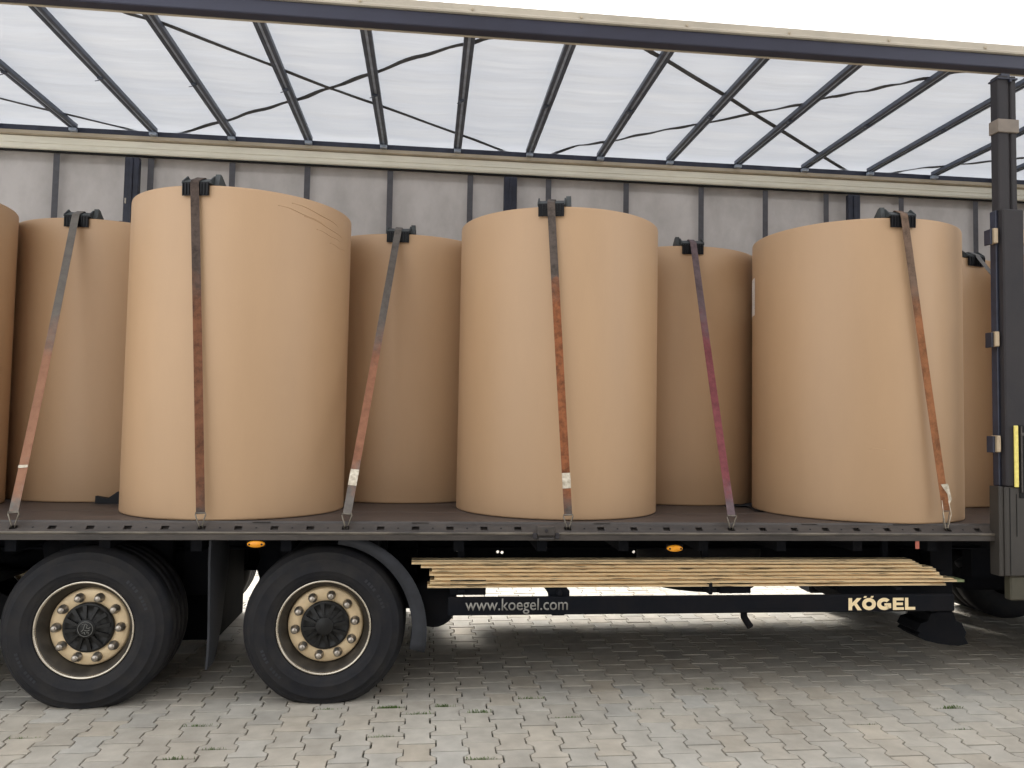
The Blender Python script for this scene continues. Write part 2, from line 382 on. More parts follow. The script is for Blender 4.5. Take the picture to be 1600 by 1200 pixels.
while x < GX1 - 0.1:
    y = GY0 + 0.12 + (PL / 2 if i % 2 else 0)
    while y < GY1 - 0.12:
        cells.append((x, y)); y += PL
    x += PX; i += 1
scored = []
for c in cells:
    p = project((c[0], c[1], 0))
    inview = p and -10 < p[0] < 1610 and p[1] < 1215
    under = (c[1] > 0.6 and p and p[0] < 640) or (p and p[0] > 1460 and c[1] > 0.5)
    scored.append((1 if (inview and not under) else 0, -(p[2] if p else 99), c))
scored.sort(key=lambda t: (-t[0], -t[1]))
for s_, d_, c in scored[:300]:
    mb = MB(); mb.add(*paver_geo(*c))
    o = mb.build('paver', M_paver, pavement, origin=(c[0], c[1], 0))
    tint_mesh(o.data, [paver_tint()], 36)
mb = MB(); tints = []
for s_, d_, c in scored[300:]:
    mb.add(*paver_geo(*c)); tints.append(paver_tint())
o = mb.build('pavers', M_paver, pavement, origin=(0, 0, 0)); tint_mesh(o.data, tints, 36); tag(o, kind='stuff')

# grass growing out of the joints
mb = MB()
tufts = [(-0.191, 0.023, 1), (-0.083, 0.016, 1.1), (-0.236, -0.368, .7), (-0.151, -0.066, .9), (0.007, -0.009, 1), (0.114, -0.064, 1.3), (0.203, -0.079, 1.2), (0.722, -0.231, .6), (0.578, 0.195, 1), (3.074, -0.223, 1.3), (1.717, 0.22, .7), (-0.552, -0.07, .7), (-1.071, -0.164, .9), (-1.062, -0.544, .8), (-1.09, -0.646, .9), (0.27, -0.718, 1), (2.915, -0.493, .5), (2.4, -.3, .4), (1.3, -.05, .4), (-1.9, -.3, .5)]
for tx, ty, s_ in tufts:
    # nearest transverse joint (end of a block)
    bx, by = min(((c[0], c[1] + PL / 2) for c in cells if abs(c[0] - tx) < .3 and abs(c[1] - ty) < .4), key=lambda c: (c[0] - tx) ** 2 + (c[1] - ty) ** 2)
    for k in range(int(46 * s_)):
        px_ = bx + max(-.085, min(.085, random.gauss(.02 * math.sin(tx * 37), .035))); py_ = by + random.gauss(0, .003)
        a = random.uniform(0, 6.28); h_ = random.uniform(.004, .016) * s_; w_ = random.uniform(.0012, .0025); ln = random.uniform(.2, 1.1) * h_
        dx, dy = math.cos(a), math.sin(a)
        mb.add([(px_ - dy * w_, py_ + dx * w_, -.006), (px_ + dy * w_, py_ - dx * w_, -.006), (px_ + dx * ln * .5 + dy * w_ * .7, py_ + dy * ln * .5 - dx * w_ * .7, h_ * .7), (px_ + dx * ln, py_ + dy * ln, h_)], [(0, 1, 2), (0, 2, 3)])
tag(mb.build('grass', M_grass), 'small green grass blades growing in the paving joints', 'grass', kind='stuff')

# ================================================================== TRAILER
TX0, TX1 = -7.1, 6.5
DZ = 1.037                       # deck top
BX0, BP = 0.2114, 0.6617         # roof bow phase and pitch
trailer = empty('semi_trailer', (0, 1.275, 0))
tag(trailer, 'long curtain-sided flatbed trailer with its near side open, roof on', 'trailer')
T = trailer
# deck, of boards laid lengthwise
fl = MB().box(TX0, TX1, 0.125, 2.44, 0.98, DZ - 0.004).build('floor', M_deck, T)
yb = 0.125
k = 0
bw = (2.44 - 0.125) / 10
for k in range(10):
    MB().box(TX0 + .002, TX1 - .002, 0.125 + k * bw + .0015, 0.125 + (k + 1) * bw - .0015, DZ - 0.006, DZ - random.uniform(0, .001), 0.001).build('floor_board', M_deck, fl)
# side rail: slanted perforated strip, bright lip, lower face
sr = MB()
holes = sorted([-0.056 + .1985 * n for n in range(-35, 4)] + [0.835 + .2003 * n for n in range(0, 28)])
A_, B_ = (0.075, 1.030), (0.018, 0.990)
def sl(t): return (A_[0] + (B_[0] - A_[0]) * t, A_[1] + (B_[1] - A_[1]) * t)
def strip(mb_, t0, t1, xa, xb):
    p, q_ = sl(t0), sl(t1)
    mb_.add([(xa, *p), (xb, *p), (xb, *q_), (xa, *q_)], [(0, 1, 2, 3)])
strip(sr, 0, .36, TX0, TX1); strip(sr, .80, 1, TX0, TX1)
edges = [TX0] + [e for h_ in holes for e in (h_ - .021, h_ + .021)] + [TX1]
for a, b_ in zip(edges[::2], edges[1::2]): strip(sr, .36, .80, a, b_)
for h_ in holes:                                   # hole walls
    for xx in (h_ - .021, h_ + .021):
        p, q_ = sl(.36), sl(.80)
        sr.add([(xx, *p), (xx, *q_), (xx, q_[0] + .02, q_[1] - .02), (xx, p[0] + .02, p[1] - .02)], [(0, 1, 2, 3)])
sr.prism([(0.125, 1.0345), (0.085, 1.041), (0.076, 1.030), (0.125, 1.026)], 'x', TX0, TX1)
sr.prism([(0.090, 1.020), (0.034, 0.974), (0.06, 0.96), (0.12, 1.0)], 'x', TX0, TX1)
rail = sr.build('side_rail', M_rail, T)
MB().prism([(0.0, 0.9845), (0.004, 0.990), (0.018, 0.9905), (0.03, 0.975), (0.004, 0.976)], 'x', TX0, TX1).build('rail_lip', M_lip, rail)
MB().prism([(0.003, 0.975), (0.02, 0.975), (0.02, 0.958), (0.09, 0.958), (0.09, 0.944), (0.006, 0.944)], 'x', TX0, TX1).build('lower_flange', M_rail, rail)
hb = MB()
for a, b_ in zip(holes[:-1], holes[1:]):
    if b_ - a > .25: continue
    p = sl(.58); xx = (a + b_) / 2
    hb.add([(xx + .006 * math.cos(t), p[0] + .006 * math.sin(t) * .8 - .0012, p[1] + .006 * math.sin(t) * .6 + .0012) for t in [R(45 * j) for j in range(8)]], [tuple(range(8))])
tag(hb.build('small_hole_disc', M_hole, rail), kind='stuff')  # flat dark discs standing in for the shade of small round holes
for xx in (-.93, -.03, 1.05, 2.35, 2.95, 4.2):
    MB().box(xx - .05, xx + .05, .074, .09, 1.0335, 1.0375, .001).build('pallet_stop', M_rail, rail)
dup_rail = MB().prism([(2.425, 1.034), (2.53, 1.03), (2.55, 0.985), (2.55, 0.944), (2.46, 0.944), (2.44, 1.0)], 'x', TX0, TX1).build('side_rail', M_rail, T)
# pocket where a stanchion stands
pk = MB()
pk.box(0.648, 0.752, -0.010, 0.03, 0.972, 1.026, .004); pk.box(0.655, 0.745, -0.016, 0.02, 0.946, 0.962, .003)
pk = pk.build('stanchion_pocket', M_rail, rail)
for xx in (0.634, 0.766): MB().box(xx - .012, xx + .012, -.012, .02, .955, .99, .004).build('pocket_lug', M_post, rail)

MB().cyl((0.70, -0.010, 1.003), .010, 'y', -.008, 0, 12, .002).build('pocket_bolt', M_post, rail)

# roof rails
nr = MB().box(TX0, TX1, 0.004, 0.085, 3.962, 4.050, .006).build('roof_rail', M_navy, T)
MB().box(TX0, TX1, 0.0855, 0.0935, 3.956, 3.972, .001).build('rail_edge', M_tan, nr)
cap = MB().prism([(-.012, 4.052), (-.015, 4.062), (-.010, 4.070), (-.013, 4.104), (-.004, 4.112), (.09, 4.118), (.09, 4.052)], 'x', TX0, TX1).build('roof_edge_cap', M_beige, nr)
sx = 0.207 - .657 * 11
while sx < TX1:
    if -.7 < sx < 4.2: MB().cyl((sx, -.0125, 4.075), .009, 'y', -.008, .001, 10, .002).build('cap_screw', M_tan, nr)
    sx += .657
fr = MB().prism([(2.47, 3.905), (2.458, 3.912), (2.452, 3.93), (2.455, 3.955), (2.449, 3.96), (2.449, 3.99), (2.455, 3.995), (2.455, 4.016), (2.53, 4.016), (2.53, 3.905)], 'x', TX0, TX1).build('roof_rail', M_cream, T)
MB().prism([(2.44, 4.022), (2.428, 4.030), (2.428, 4.038), (2.438, 4.042), (2.438, 4.062), (2.53, 4.062), (2.53, 4.018)], 'x', TX0, TX1).build('rail_ledge', M_tan, fr)
MB().box(TX0, TX1, 2.455, 2.53, 4.064, 4.112).build('roller_track', M_farpost, fr)
MB().box(TX0, TX1, 2.562, 2.568, 3.84, 4.112).build('curtain_cover', M_navy, fr)
MB().box(TX0, TX1, 2.462, 2.49, 3.888, 3.903, .003).build('rubber_gasket', M_hole, fr)

# roof tarp: gently sagging between the bows, with small lengthwise wrinkles
tp = MB(); NX, NY = 330, 26
tv = []
for a in range(NX + 1):
    xx = TX0 + .01 + (TX1 - TX0 - .02) * a / NX
    ph = ((xx - BX0) / BP) % 1.0
    for b_ in range(NY + 1):
        yy = .06 + (2.535 - .06) * b_ / NY
        z = 4.158 - .012 * math.sin(math.pi * ph) ** 2 + .004 * math.sin(yy * 17 + 2.1 * math.sin(xx * 1.7)) * math.sin(math.pi * ph) + .002 * math.sin(yy * 41 + xx * 3)
        if b_ == NY: z = 4.108
        if b_ == 0: z = 4.112
        tv.append((xx, yy, z))
tp.add(tv, [(a * (NY + 1) + b_, (a + 1) * (NY + 1) + b_, (a + 1) * (NY + 1) + b_ + 1, a * (NY + 1) + b_ + 1) for a in range(NX) for b_ in range(NY)], True)
tp.build('roof_tarp', M_tarp, T)
# roof bows, each an open channel with a carriage at the far end and a small clip
n0, n1 = -11, 9
first = None
for n in range(n0, n1 + 1):
    X = BX0 + n * BP
    if first is None:
        b_ = MB(); b_.box(X - .036, X - .009, .09, 2.43, 4.098, 4.128, .002); b_.box(X + .009, X + .036, .09, 2.43, 4.098, 4.128, .002)
        b_.box(X - .0355, X + .0355, .091, 2.429, 4.1215, 4.1305)
        o = b_.build('roof_bow', M_bow, T)
        MB().box(X - .0085, X + .0085, .092, 2.428, 4.1035, 4.1095).build('channel_strip', M_bowlight, o)
        MB().box(X - .030, X + .030, 2.405, 2.452, 4.066, 4.097, .004).build('roller_carriage', M_bowlight, o)
        c_ = MB().box(X - .028, X + .014, 1.34, 1.355, 4.085, 4.1025, .002); c_.tube([(X + .005, 1.345, 4.087), (X - .02, 1.35, 4.076), (X - .045, 1.352, 4.071)], .0035, 5)
        c_.build('strap_clip', M_bow, o)
        first = (o, X)
    else: dup_tree(first[0], T, (X - first[1], 0, 0))
# diagonal webbing straps below the tarp
RS = [[(-2.2, .18), (-1.92, .45), (-1.77, .52), (-1.25, .97), (-.8, 1.37), (-.49, 1.6), (.23, 2.17), (.66, 2.525)],
      [(-2.26, 2.525), (-1.8, 2.19), (-1.45, 1.9), (-1.1, 1.64), (-.8, 1.37), (-.47, 1.08), (-.14, .77), (.18, .54), (.36, .43), (.6, .2)],
      [(-4.9, .9), (-3.45, 1.96), (-3.08, 2.21), (-2.60, 2.525)],
      [(1.08, 2.525), (1.3, 2.26), (1.56, 2.12), (1.77, 1.93), (2.0, 1.75), (2.22, 1.6), (2.63, 1.27), (2.82, 1.13), (2.99, .95), (3.17, .83), (3.33, .69), (3.49, .56), (3.68, .42), (3.95, .2)],
      [(1.1, .2), (1.4, .44), (1.54, .54), (2.17, 1.04), (2.73, 1.5), (3.99, 2.525)],
      [(4.42, 2.525), (4.7, 2.32), (4.94, 2.19), (5.21, 2.04), (5.38, 1.94), (6.2, 1.3)]]
for k, pts in enumerate(RS):
    pp = []
    for a, b_ in zip(pts[:-1], pts[1:]):
        for t in range(6): pp.append((a[0] + (b_[0] - a[0]) * t / 6, a[1] + (b_[1] - a[1]) * t / 6 + (.012 * math.sin(t / 6 * 6.283) if k in (1, 3, 5) else 0)))
    pp.append(pts[-1])
    tw = 0.04 if k in (0, 2, 4) else 0.13
    P3 = []; W3 = []
    for j, p in enumerate(pp):
        P3.append((p[0], p[1], 4.1255 + .003 * math.sin(j * .9)))
        a = tw * math.sin(j * .8 + k); pa, pb = pp[max(0, j - 1)], pp[min(len(pp) - 1, j + 1)]; dv = Vector((-(pb[1] - pa[1]), pb[0] - pa[0], 0)).normalized(); W3.append((dv.x * math.cos(a), dv.y * math.cos(a), math.sin(a)))
    MB().ribbon([(p[0], p[1], 4.1370 - .003 * abs(math.sin(j * .5))) for j, p in enumerate(pp)], W3, .040, .002).build('roof_strap', M_webgrey, T)

# far curtain with its straps and stanchions
cv = []; NX, NZ = 320, 30
for a in range(NX + 1):
    xx = TX0 + (TX1 - TX0) * a / NX
    for b_ in range(NZ + 1):
        z = .86 + (3.93 - .86) * b_ / NZ
        yy = 2.545 + .006 * math.sin(xx * 4.3 + math.sin(z * 2.1)) + .004 * math.sin(xx * 13 + z * 1.5)
        cv.append((xx, yy, z))
MB().add(cv, [(a * (NZ + 1) + b_, (a + 1) * (NZ + 1) + b_, (a + 1) * (NZ + 1) + b_ + 1, a * (NZ + 1) + b_ + 1) for a in range(NX) for b_ in range(NZ)], True).build('curtain', M_curtain, T)
bat = [-6.2, -5.5, -4.75, -3.98, -3.248, -2.465, -1.774, -1.123, -.389, .337, 1.062, 1.797, 2.523, 3.156, 3.768, 4.538, 5.317, 6.05]
s0 = None
for X in bat:
    if s0 is None: s0 = (MB().box(X - .026, X + .026, 2.488, 2.4905, .90, 3.886, .0005).build('curtain_strap', M_curtstrap, T), X)
    else: dup(s0[0], T, (X - s0[1], 0, 0))
p0 = None
for X in (-5.88, -2.592, 0.700, 4.005):
    if p0 is None:
        b_ = MB(); b_.box(X - .06, X + .06, 2.40, 2.455, 1.04, 3.862, .006)
        o = b_.build('stanchion', M_farpost, T)
        for dx in (-.04, .04): MB().box(X + dx - .007, X + dx + .007, 2.392, 2.3985, 3.45, 3.50, .002).build('lath_hook', M_nut, o)
        MB().box(X - .012, X + .012, 2.388, 2.3985, 1.1, 3.855, .003).build('stanchion_rib', M_farpost, o)
        for zz in (3.25, 2.6, 1.95, 1.3): MB().box(X - .09, X + .09, 2.405, 2.45, zz - .05, zz + .05, .003).build('lath_pocket', M_farpost, o)
        p0 = (o, X)
    else: dup_tree(p0[0], T, (X - p0[1], 0, 0))

# front wall and rear frame (outside the picture)
MB().box(TX1, TX1 + .06, 0, 2.55, .95, 4.11, .01).build('front_wall', M_beige, T)
rf = MB(); rf.box(TX0 - .1, TX0, 0, .12, .95, 4.11); rf.box(TX0 - .1, TX0, 2.43, 2.55, .95, 4.11); rf.box(TX0 - .1, TX0, .12, 2.43, 3.95, 4.11); rf.build('rear_frame', M_post, T)

# chassis
MB().box(TX0, TX1, .70, .72, .80, .978).box(TX0, TX1, .64, .78, .79, .80).build('chassis_beam', M_black, T)
HB = MB()
# far beam: web with round lightening holes
hx = [(.258, .594), (.588, .579), (.623, .574), (1.716, .578), (3.911, .551)]
def web(mb_, x0, x1, z0, z1, y0, y1, hx_, r_=.012):
    cur = x0
    for hx0, hz in hx_:
        mb_.box(cur, hx0 - r_, y0, y1, z0, z1); 
        mb_.box(hx0 - r_, hx0 + r_, y0, y1, z0, hz - r_); mb_.box(hx0 - r_, hx0 + r_, y0, y1, hz + r_, z1)
        # round the square opening off
        for s1 in (-1, 1):
            for s2 in (-1, 1):
                mb_.prism([(hx0 + s1 * r_, hz + s2 * r_), (hx0 + s1 * r_ * .35, hz + s2 * r_), (hx0 + s1 * r_, hz + s2 * r_ * .35)], 'y', y0, y1)
        cur = hx0 + r_
    mb_.box(cur, x1, y0, y1, z0, z1)
web(HB, TX0, TX1, .46, .978, 1.80, 1.812, hx)
HB.box(TX0, TX1, 1.74, 1.872, .448, .459)
HB.build('chassis_beam', M_black, T)
c0 = None
X = TX0 + .3
while X < TX1:
    if c0 is None: c0 = (MB().box(X - .03, X + .03, .14, 2.40, .86, .976).build('cross_member', M_black, T), X)
    else: dup(c0[0], T, (X - c0[1], 0, 0))
    X += .5

# wheels
HZ, HX = .4307, (-.567, -1.877, -3.187)
def wheel(X, Y, side, rot, emblem):
    """side=+1: outer face towards -Y (near), Y of the flange plane"""
    s_ = side
    root = empty('wheel', (X, Y + .2 * s_, HZ), T)
    c = (X, Y, HZ)
    tprof = [(.250, .050), (.2665, .026), (.2715, .012), (.2735, .004), (.278, -.003), (.286, -.003), (.289, -.006), (.295, -.010), (.31, -.017), (.322, -.0195), (.324, -.022), (.329, -.022), (.331, -.021), (.36, -.024), (.385, -.020), (.388, -.021), (.392, -.0205), (.394, -.017), (.41, -.010), (.425, .002), (.4275, .001), (.4305, .004), (.432, .008), (.448, .024), (.4555, .036), (.4605, .052)]
    W_ = .405
    def groove(o): return [(.462, o - .008), (.449, o - .006), (.449, o + .006), (.462, o + .008)]
    for o in (.115, .19, .265): tprof += groove(o)
    tprof += [(.4605, W_ - .07), (.4555, W_ - .05), (.432, W_ - .02), (.36, W_ + .0), (.30, W_ - .03), (.262, W_ - .05)]
    tb = MB().lathe([(r_, o * s_) for r_, o in tprof], c, 'y', 96)
    for i_, v in enumerate(tb.v):
        if v[2] < .06:
            tb.v[i_] = (v[0] + (v[0] - X) * .02, v[1], max(v[2], .0015))
    tyre = tb.build('tyre', M_tyre, root, origin=c)
    # raised sidewall lettering blocks (worn, unreadable)
    lt = MB()
    for a0_, cnt in ((20, 9), (200, 9)):
        for kk in range(cnt):
            if kk in (4,): continue
            a = R(a0_ + kk * 3.6); r0, r1 = .348, .366
            w_ = R(1.1)
            vv = [(X + rr_ * math.cos(a + da), Y + (-.0255 if rr_ < .36 else -.0245) * s_, HZ + rr_ * math.sin(a + da)) for rr_, da in ((r0, -w_), (r0, w_), (r1, w_), (r1, -w_))]
            lt.add(vv, [(0, 1, 2, 3)])
    lt.build('sidewall_marking', M_flap, tyre)
    rim = MB().lathe([(r_, o * s_) for r_, o in [(.255, .03), (.2575, .006), (.262, .000), (.268, .001), (.270, .006), (.268, .014), (.262, .020)]], c, 'y', 72).build('rim_flange', M_chrome, root)
    MB().lathe([(r_, o * s_) for r_, o in [(.2575, .014), (.247, .022), (.243, .045), (.226, .062), (.222, .095), (.205, .12), (.20, .13)]], c, 'y', 72).build('rim_well', M_rimdark, root)
    MB().lathe([(r_, o * s_) for r_, o in [(.218, .105), (.214, .082), (.206, .076), (.150, .074), (.138, .080), (.10, .085)]], c, 'y', 64).build('wheel_disc', M_disc, root)
    n0_ = None
    for kk in range(10):
        a = rot + R(36 * kk); nx_, nz_ = X + .1725 * math.cos(a), HZ + .1725 * math.sin(a)
        if n0_ is None:
            nb = MB().lathe([(.0, .024 * s_), (.009, .0245 * s_), (.0155, .028 * s_), (.0195, .034 * s_), (.0205, .060 * s_), (.0265, .064 * s_), (.0265, .0735 * s_)], (nx_, Y, nz_), 'y', 14)
            n0_ = (nb.build('wheel_nut', M_nut, root), nx_, nz_)
        else: dup(n0_[0], root, (nx_ - n0_[1], 0, nz_ - n0_[2]))
    hc = MB().lathe([(r_, o * s_) for r_, o in [(.139, .078), (.139, .060), (.134, .054), (.122, .052), (.118, .058), (.055, .046), (.052, .030), (.047, .026), (.0, .026)]], c, 'y', 48)
    for kk in range(12):
        a = R(30 * kk + 8); cs, sn = math.cos(a), math.sin(a)
        def pp(r_, t_, o_): return (X + r_ * cs - t_ * sn, Y + o_ * s_, HZ + r_ * sn + t_ * cs)
        hc.add([pp(.05, -.006, .034), pp(.05, .006, .034), pp(.126, .012, .046), pp(.126, -.012, .046), pp(.05, -.007, .06), pp(.05, .007, .06), pp(.126, .013, .066), pp(.126, -.013, .066)],
               [(0, 1, 2, 3), (4, 5, 6, 7), (0, 1, 5, 4), (1, 2, 6, 5), (2, 3, 7, 6), (3, 0, 4, 7)])
    hc.build('hub_cap', M_hub, root)
    if emblem:
        em = MB(); yy = Y + .0245 * s_
        em.lathe([(.0385, 0), (.0385, -.0015), (.0415, -.0015), (.0415, 0)], (X, yy, HZ), 'y', 40, close=True)
        for pts in ([(-.020, .026), (-.002, .030), (-.012, -.004), (-.022, -.014)], [(-.002, .030), (.010, .020), (.004, .006), (.018, .004), (.026, .010)], [(-.006, -.006), (.010, -.010), (.024, -.004)], [(-.018, -.022), (-.004, -.018), (.000, -.030)], [(.006, -.020), (.018, -.018), (.016, -.028)]):
            em.ribbon([(X + a, yy, HZ + b_) for a, b_ in pts], (0, 1, 0), .002, .0035)
        em.build('hub_emblem', M_emblem, root)
    return root
wheel(HX[0], .10, 1, R(8), False)
wheel(HX[1], .10, 1, R(0), True)
wheel(HX[2], .10, 1, R(20), True)
for X in HX: wheel(X, 2.45, -1, R(0), False)
for X in HX:
    MB().cyl((X, 0, HZ), .07, 'y', .45, 2.1, 16).build('axle', M_black, T)
    for yy in (.66, 1.72):
        MB().prism([(X - .08, .55), (X + .08, .55), (X + .45, .72), (X + .45, .80), (X - .10, .66)], 'y', yy, yy + .10).build('trailing_arm', M_black, T)
        MB().box(X + .36, X + .52, yy - .02, yy + .12, .50, .88, .01).build('hanger_bracket', M_black, T)
        MB().lathe([(0, .5), (.11, .5), (.125, .54), (.11, .60), (.13, .66), (.11, .72), (.125, .80), (.10, .86), (0, .86)], (X - .38, yy + .05, 0), 'z', 20).build('air_spring', M_black, T)
    MB().box(X - .33, X + .33, .50, .60, .64, .93, .02).build('brake_housing', M_black, T)
# mudguard in front of the right wheel and flap in front of the left one
fd = MB(); n = 22; fv = []
for i_ in range(n + 1):
    t = i_ / n; a = R(82 - 96 * t); r0 = .482 + .025 * t
    for (r_, yy) in ((r0, .085), (r0 + .06 + .03 * t, .085), (r0 + .06 + .03 * t, .093), (r0 + .008, .098), (r0 + .008, .50), (r0, .50)):
        fv.append((HX[0] + r_ * math.cos(a), yy, HZ + r_ * math.sin(a)))
fd.add(fv, [(i_ * 6 + k, i_ * 6 + (k + 1) % 6, (i_ + 1) * 6 + (k + 1) % 6, (i_ + 1) * 6 + k) for i_ in range(n) for k in range(6)] + [(0, 1, 2, 3, 4, 5), tuple(n * 6 + k for k in range(6))], True)
fd.build('mudguard', M_flap, T)
ff = MB()
zz = [.94, .86, .80, .70, .55, .40, .28, .215, .205]
yo = [.46, .50, .53, .50, .42, .36, .30, .25, .22]
xo = [-1.213, -1.215, -1.215, -1.212, -1.208, -1.205, -1.207, -1.211, -1.212]
v = []
for a, b_, c_ in zip(zz, yo, xo): v += [(c_ - .006, .10, a), (c_ + .006, .10, a), (c_ + .006, b_, a), (c_ - .006, b_, a)]
ff.add(v, [(i_ * 4 + k, i_ * 4 + (k + 1) % 4, (i_ + 1) * 4 + (k + 1) % 4, (i_ + 1) * 4 + k) for i_ in range(len(zz) - 1) for k in range(4)] + [(0, 1, 2, 3), tuple((len(zz) - 1) * 4 + k for k in range(4))])
ff.build('mud_flap', M_flap, T)
eq = MB().box(-1.78, -1.36, .95, 1.65, .13, .9, .03); eq.build('valve_box', M_black, T)

# side guard with lettering
sg = MB().box(.142, 3.30, .068, .105, .500, .603, .006)
sg = sg.build('side_guard', M_black, T)
text_mesh('web_lettering', 'www.koegel.com', M_greytxt, sg, .242, .847, .507, .597, .0675, .002, 0.004)
lm = MB(); LX, LZ, LH, LY = 2.597, .5115, .074, .0672
def letter(poly, ox, w_=.086):
    lm.prism([(LX + ox + p[0] * w_, LZ + p[1] * LH) for p in poly], 'y', LY - .0012, LY)
def arc(ox, w_, a0, a1, n_=28, ri=(.22, .20)):
    v = []
    for j in range(n_ + 1):
        a = R(a0 + (a1 - a0) * j / n_)
        for rx_, rz_ in ((.5, .5), ri):
            for yy in (LY - .0012, LY): v.append((LX + ox + (.5 + rx_ * math.cos(a)) * w_, yy, LZ + (.5 + rz_ * math.sin(a)) * LH))
    f = []
    for j in range(n_):
        for p, q2 in ((0, 1), (1, 3), (3, 2), (2, 0)): f.append((j * 4 + p, j * 4 + q2, j * 4 + 4 + q2, j * 4 + 4 + p))
    lm.add(v, f + [(0, 1, 3, 2), tuple(n_ * 4 + k_ for k_ in (0, 1, 3, 2))])
letter([(0, 0), (.27, 0), (.27, 1), (0, 1)], 0); letter([(.275, .60), (.275, .30), (.42, .44), (.68, 0), (1.0, 0), (.62, .58), (.98, 1), (.64, 1)], 0)
arc(.0885, .090, 0, 360)
letter([(.10, 1.02), (.30, 1.02), (.36, 1.16), (.18, 1.16)], .0885); letter([(.62, 1.02), (.82, 1.02), (.88, 1.16), (.70, 1.16)], .0885)
arc(.186, .094, 42, 318); letter([(.52, .56), (.52, .36), (.74, .36), (.74, .10), (.98, .16), (.98, .56)], .186, .094)
for p in ([(0, 0), (.28, 0), (.28, 1), (0, 1)], [(.283, 0), (.90, 0), (.90, .22), (.283, .22)], [(.283, .39), (.82, .39), (.82, .61), (.283, .61)], [(.283, .78), (.88, .78), (.88, 1), (.283, 1)]): letter(p, .290, .080)
letter([(0, 0), (.88, 0), (.88, .24), (.28, .24), (.28, 1), (0, 1)], .370, .076)
lm.build('maker_lettering', M_creamtxt, sg)
for a, b_, z0, z1 in ((.155, .365, .604, .70), (1.725, 1.745, .604, .68), (1.80, 2.0, .604, .68)):
    MB().box(a, b_, .13 if b_ - a > .1 else .10, .22, z0, z1, .004).build('guard_bracket', M_black, T)
gb = MB(); gb.prism([(.715, .645), (.745, .604), (.76, .485), (.835, .485), (.865, .604), (.865, .63), (.85, .645)], 'y', .112, .19); gb.cyl((.80, .11, .622), .018, 'y', -.03, .02, 14, .005); gb.build('guard_bracket', M_black, T)
MB().tube([(1.955, .14, .52), (1.96, .14, .46), (1.985, .14, .42), (2.0, .14, .40)], .022, 8).build('hose', M_black, T)
for X in (.22, 1.75, 2.95):
    MB().box(X - .02, X + .02, .245, .275, .600, .95).box(X - .0195, X + .0195, .10, .2449, .626, .640).build('lath_rack', M_black, T)
MB().box(-.22, .06, .95, 1.4, .33, .9, .02).build('valve_box', M_black, T)
MB().lathe([(0, 0), (.12, 0), (.145, .02), (.145, .68), (.12, .70), (0, .70)], (.06, .26, .525), 'y', 28).build('air_tank', M_black, T)
sp = MB().lathe([(.25, 0), (.30, -.02), (.42, -.01), (.46, .05), (.46, .33), (.42, .39), (.30, .40), (.25, .38)], (2.07, 1.28, .46), 'z', 48, close=True).build('spare_wheel', M_tyre, T)
MB().lathe([(0, .05), (.24, .05), (.26, .01), (.26, .36), (0, .36)], (2.07, 1.28, .46), 'z', 32).build('spare_rim', M_black, sp)
MB().prism([(2.78, .47), (3.32, .47), (3.32, .72), (2.62, .72), (2.60, .60)], 'y', .20, .75).build('tool_box', M_black, T)
# landing leg
ll = MB().box(3.36, 3.50, .36, .50, .30, .95, .008); ll.box(3.33, 3.40, .345, .352, .40, .9); ll = ll.build('landing_leg', M_black, T)
ft = MB(); ft.prism([(3.215, .315), (3.24, .36), (3.29, .375), (3.31, .42), (3.36, .43), (3.47, .43), (3.49, .37), (3.53, .36), (3.56, .30), (3.55, .265), (3.575, .225), (3.50, .212), (3.36, .228), (3.27, .25), (3.215, .285), (3.235, .30)], 'y', .32, .54); ft.build('leg_foot', M_black, ll)
dup_leg = MB().box(3.36, 3.50, 2.05, 2.19, .24, .95, .008).build('landing_leg', M_black, T)

# far side: guard bar, and unseen boxes added to block light under the trailer
MB().box(.142, 3.30, 2.46, 2.50, .530, .615, .006).build('side_guard', M_black, T)
MB().box(.05, 3.40, 2.2, 2.44, .57, .93, .02).build('underbody_blocker', M_black, T)
MB().box(3.45, 4.22, 2.2, 2.44, .14, .93, .02).build('far_sun_blocker', M_black, T)  # box added to keep sun off the ground beside the landing foot
MB().box(-6.5, -3.0, 2.02, 2.44, .52, .93, .02).build('underbody_blocker', M_black, T)

# marker lamps
def lamp(X, Y, Z, tilt=0):
    l_ = MB(); n = 28; prof = [(1.0, 0.0), (.97, -.010), (.80, -.018), (.45, -.021), (0, -.022)]
    v = []
    for k in range(n):
        a = 2 * math.pi * k / n
        for r_, o_ in prof: v.append((X + .049 * r_ * math.cos(a), Y + o_, Z + .020 * r_ * math.sin(a)))
    l_.add(v, [(k * 5 + j, k * 5 + j + 1, ((k + 1) % n) * 5 + j + 1, ((k + 1) % n) * 5 + j) for k in range(n) for j in range(4)], True)
    o = l_.build('marker_lamp', M_amber, T)
    for dx in (-.034, .034): MB().cyl((X + dx, Y, Z), .006, 'y', -.021, -.008, 8).build('lamp_screw', M_hole, o)
    MB().box(X - .052, X + .052, Y, Y + .006, Z - .016, Z + .022, .002).build('lamp_base', M_black, o)
lamp(-.944, .025, .920); lamp(1.486, .045, .893)
MB().box(3.008, 3.034, .02, .024, .893, .943, .001).build('tag_plate', M_red, T)

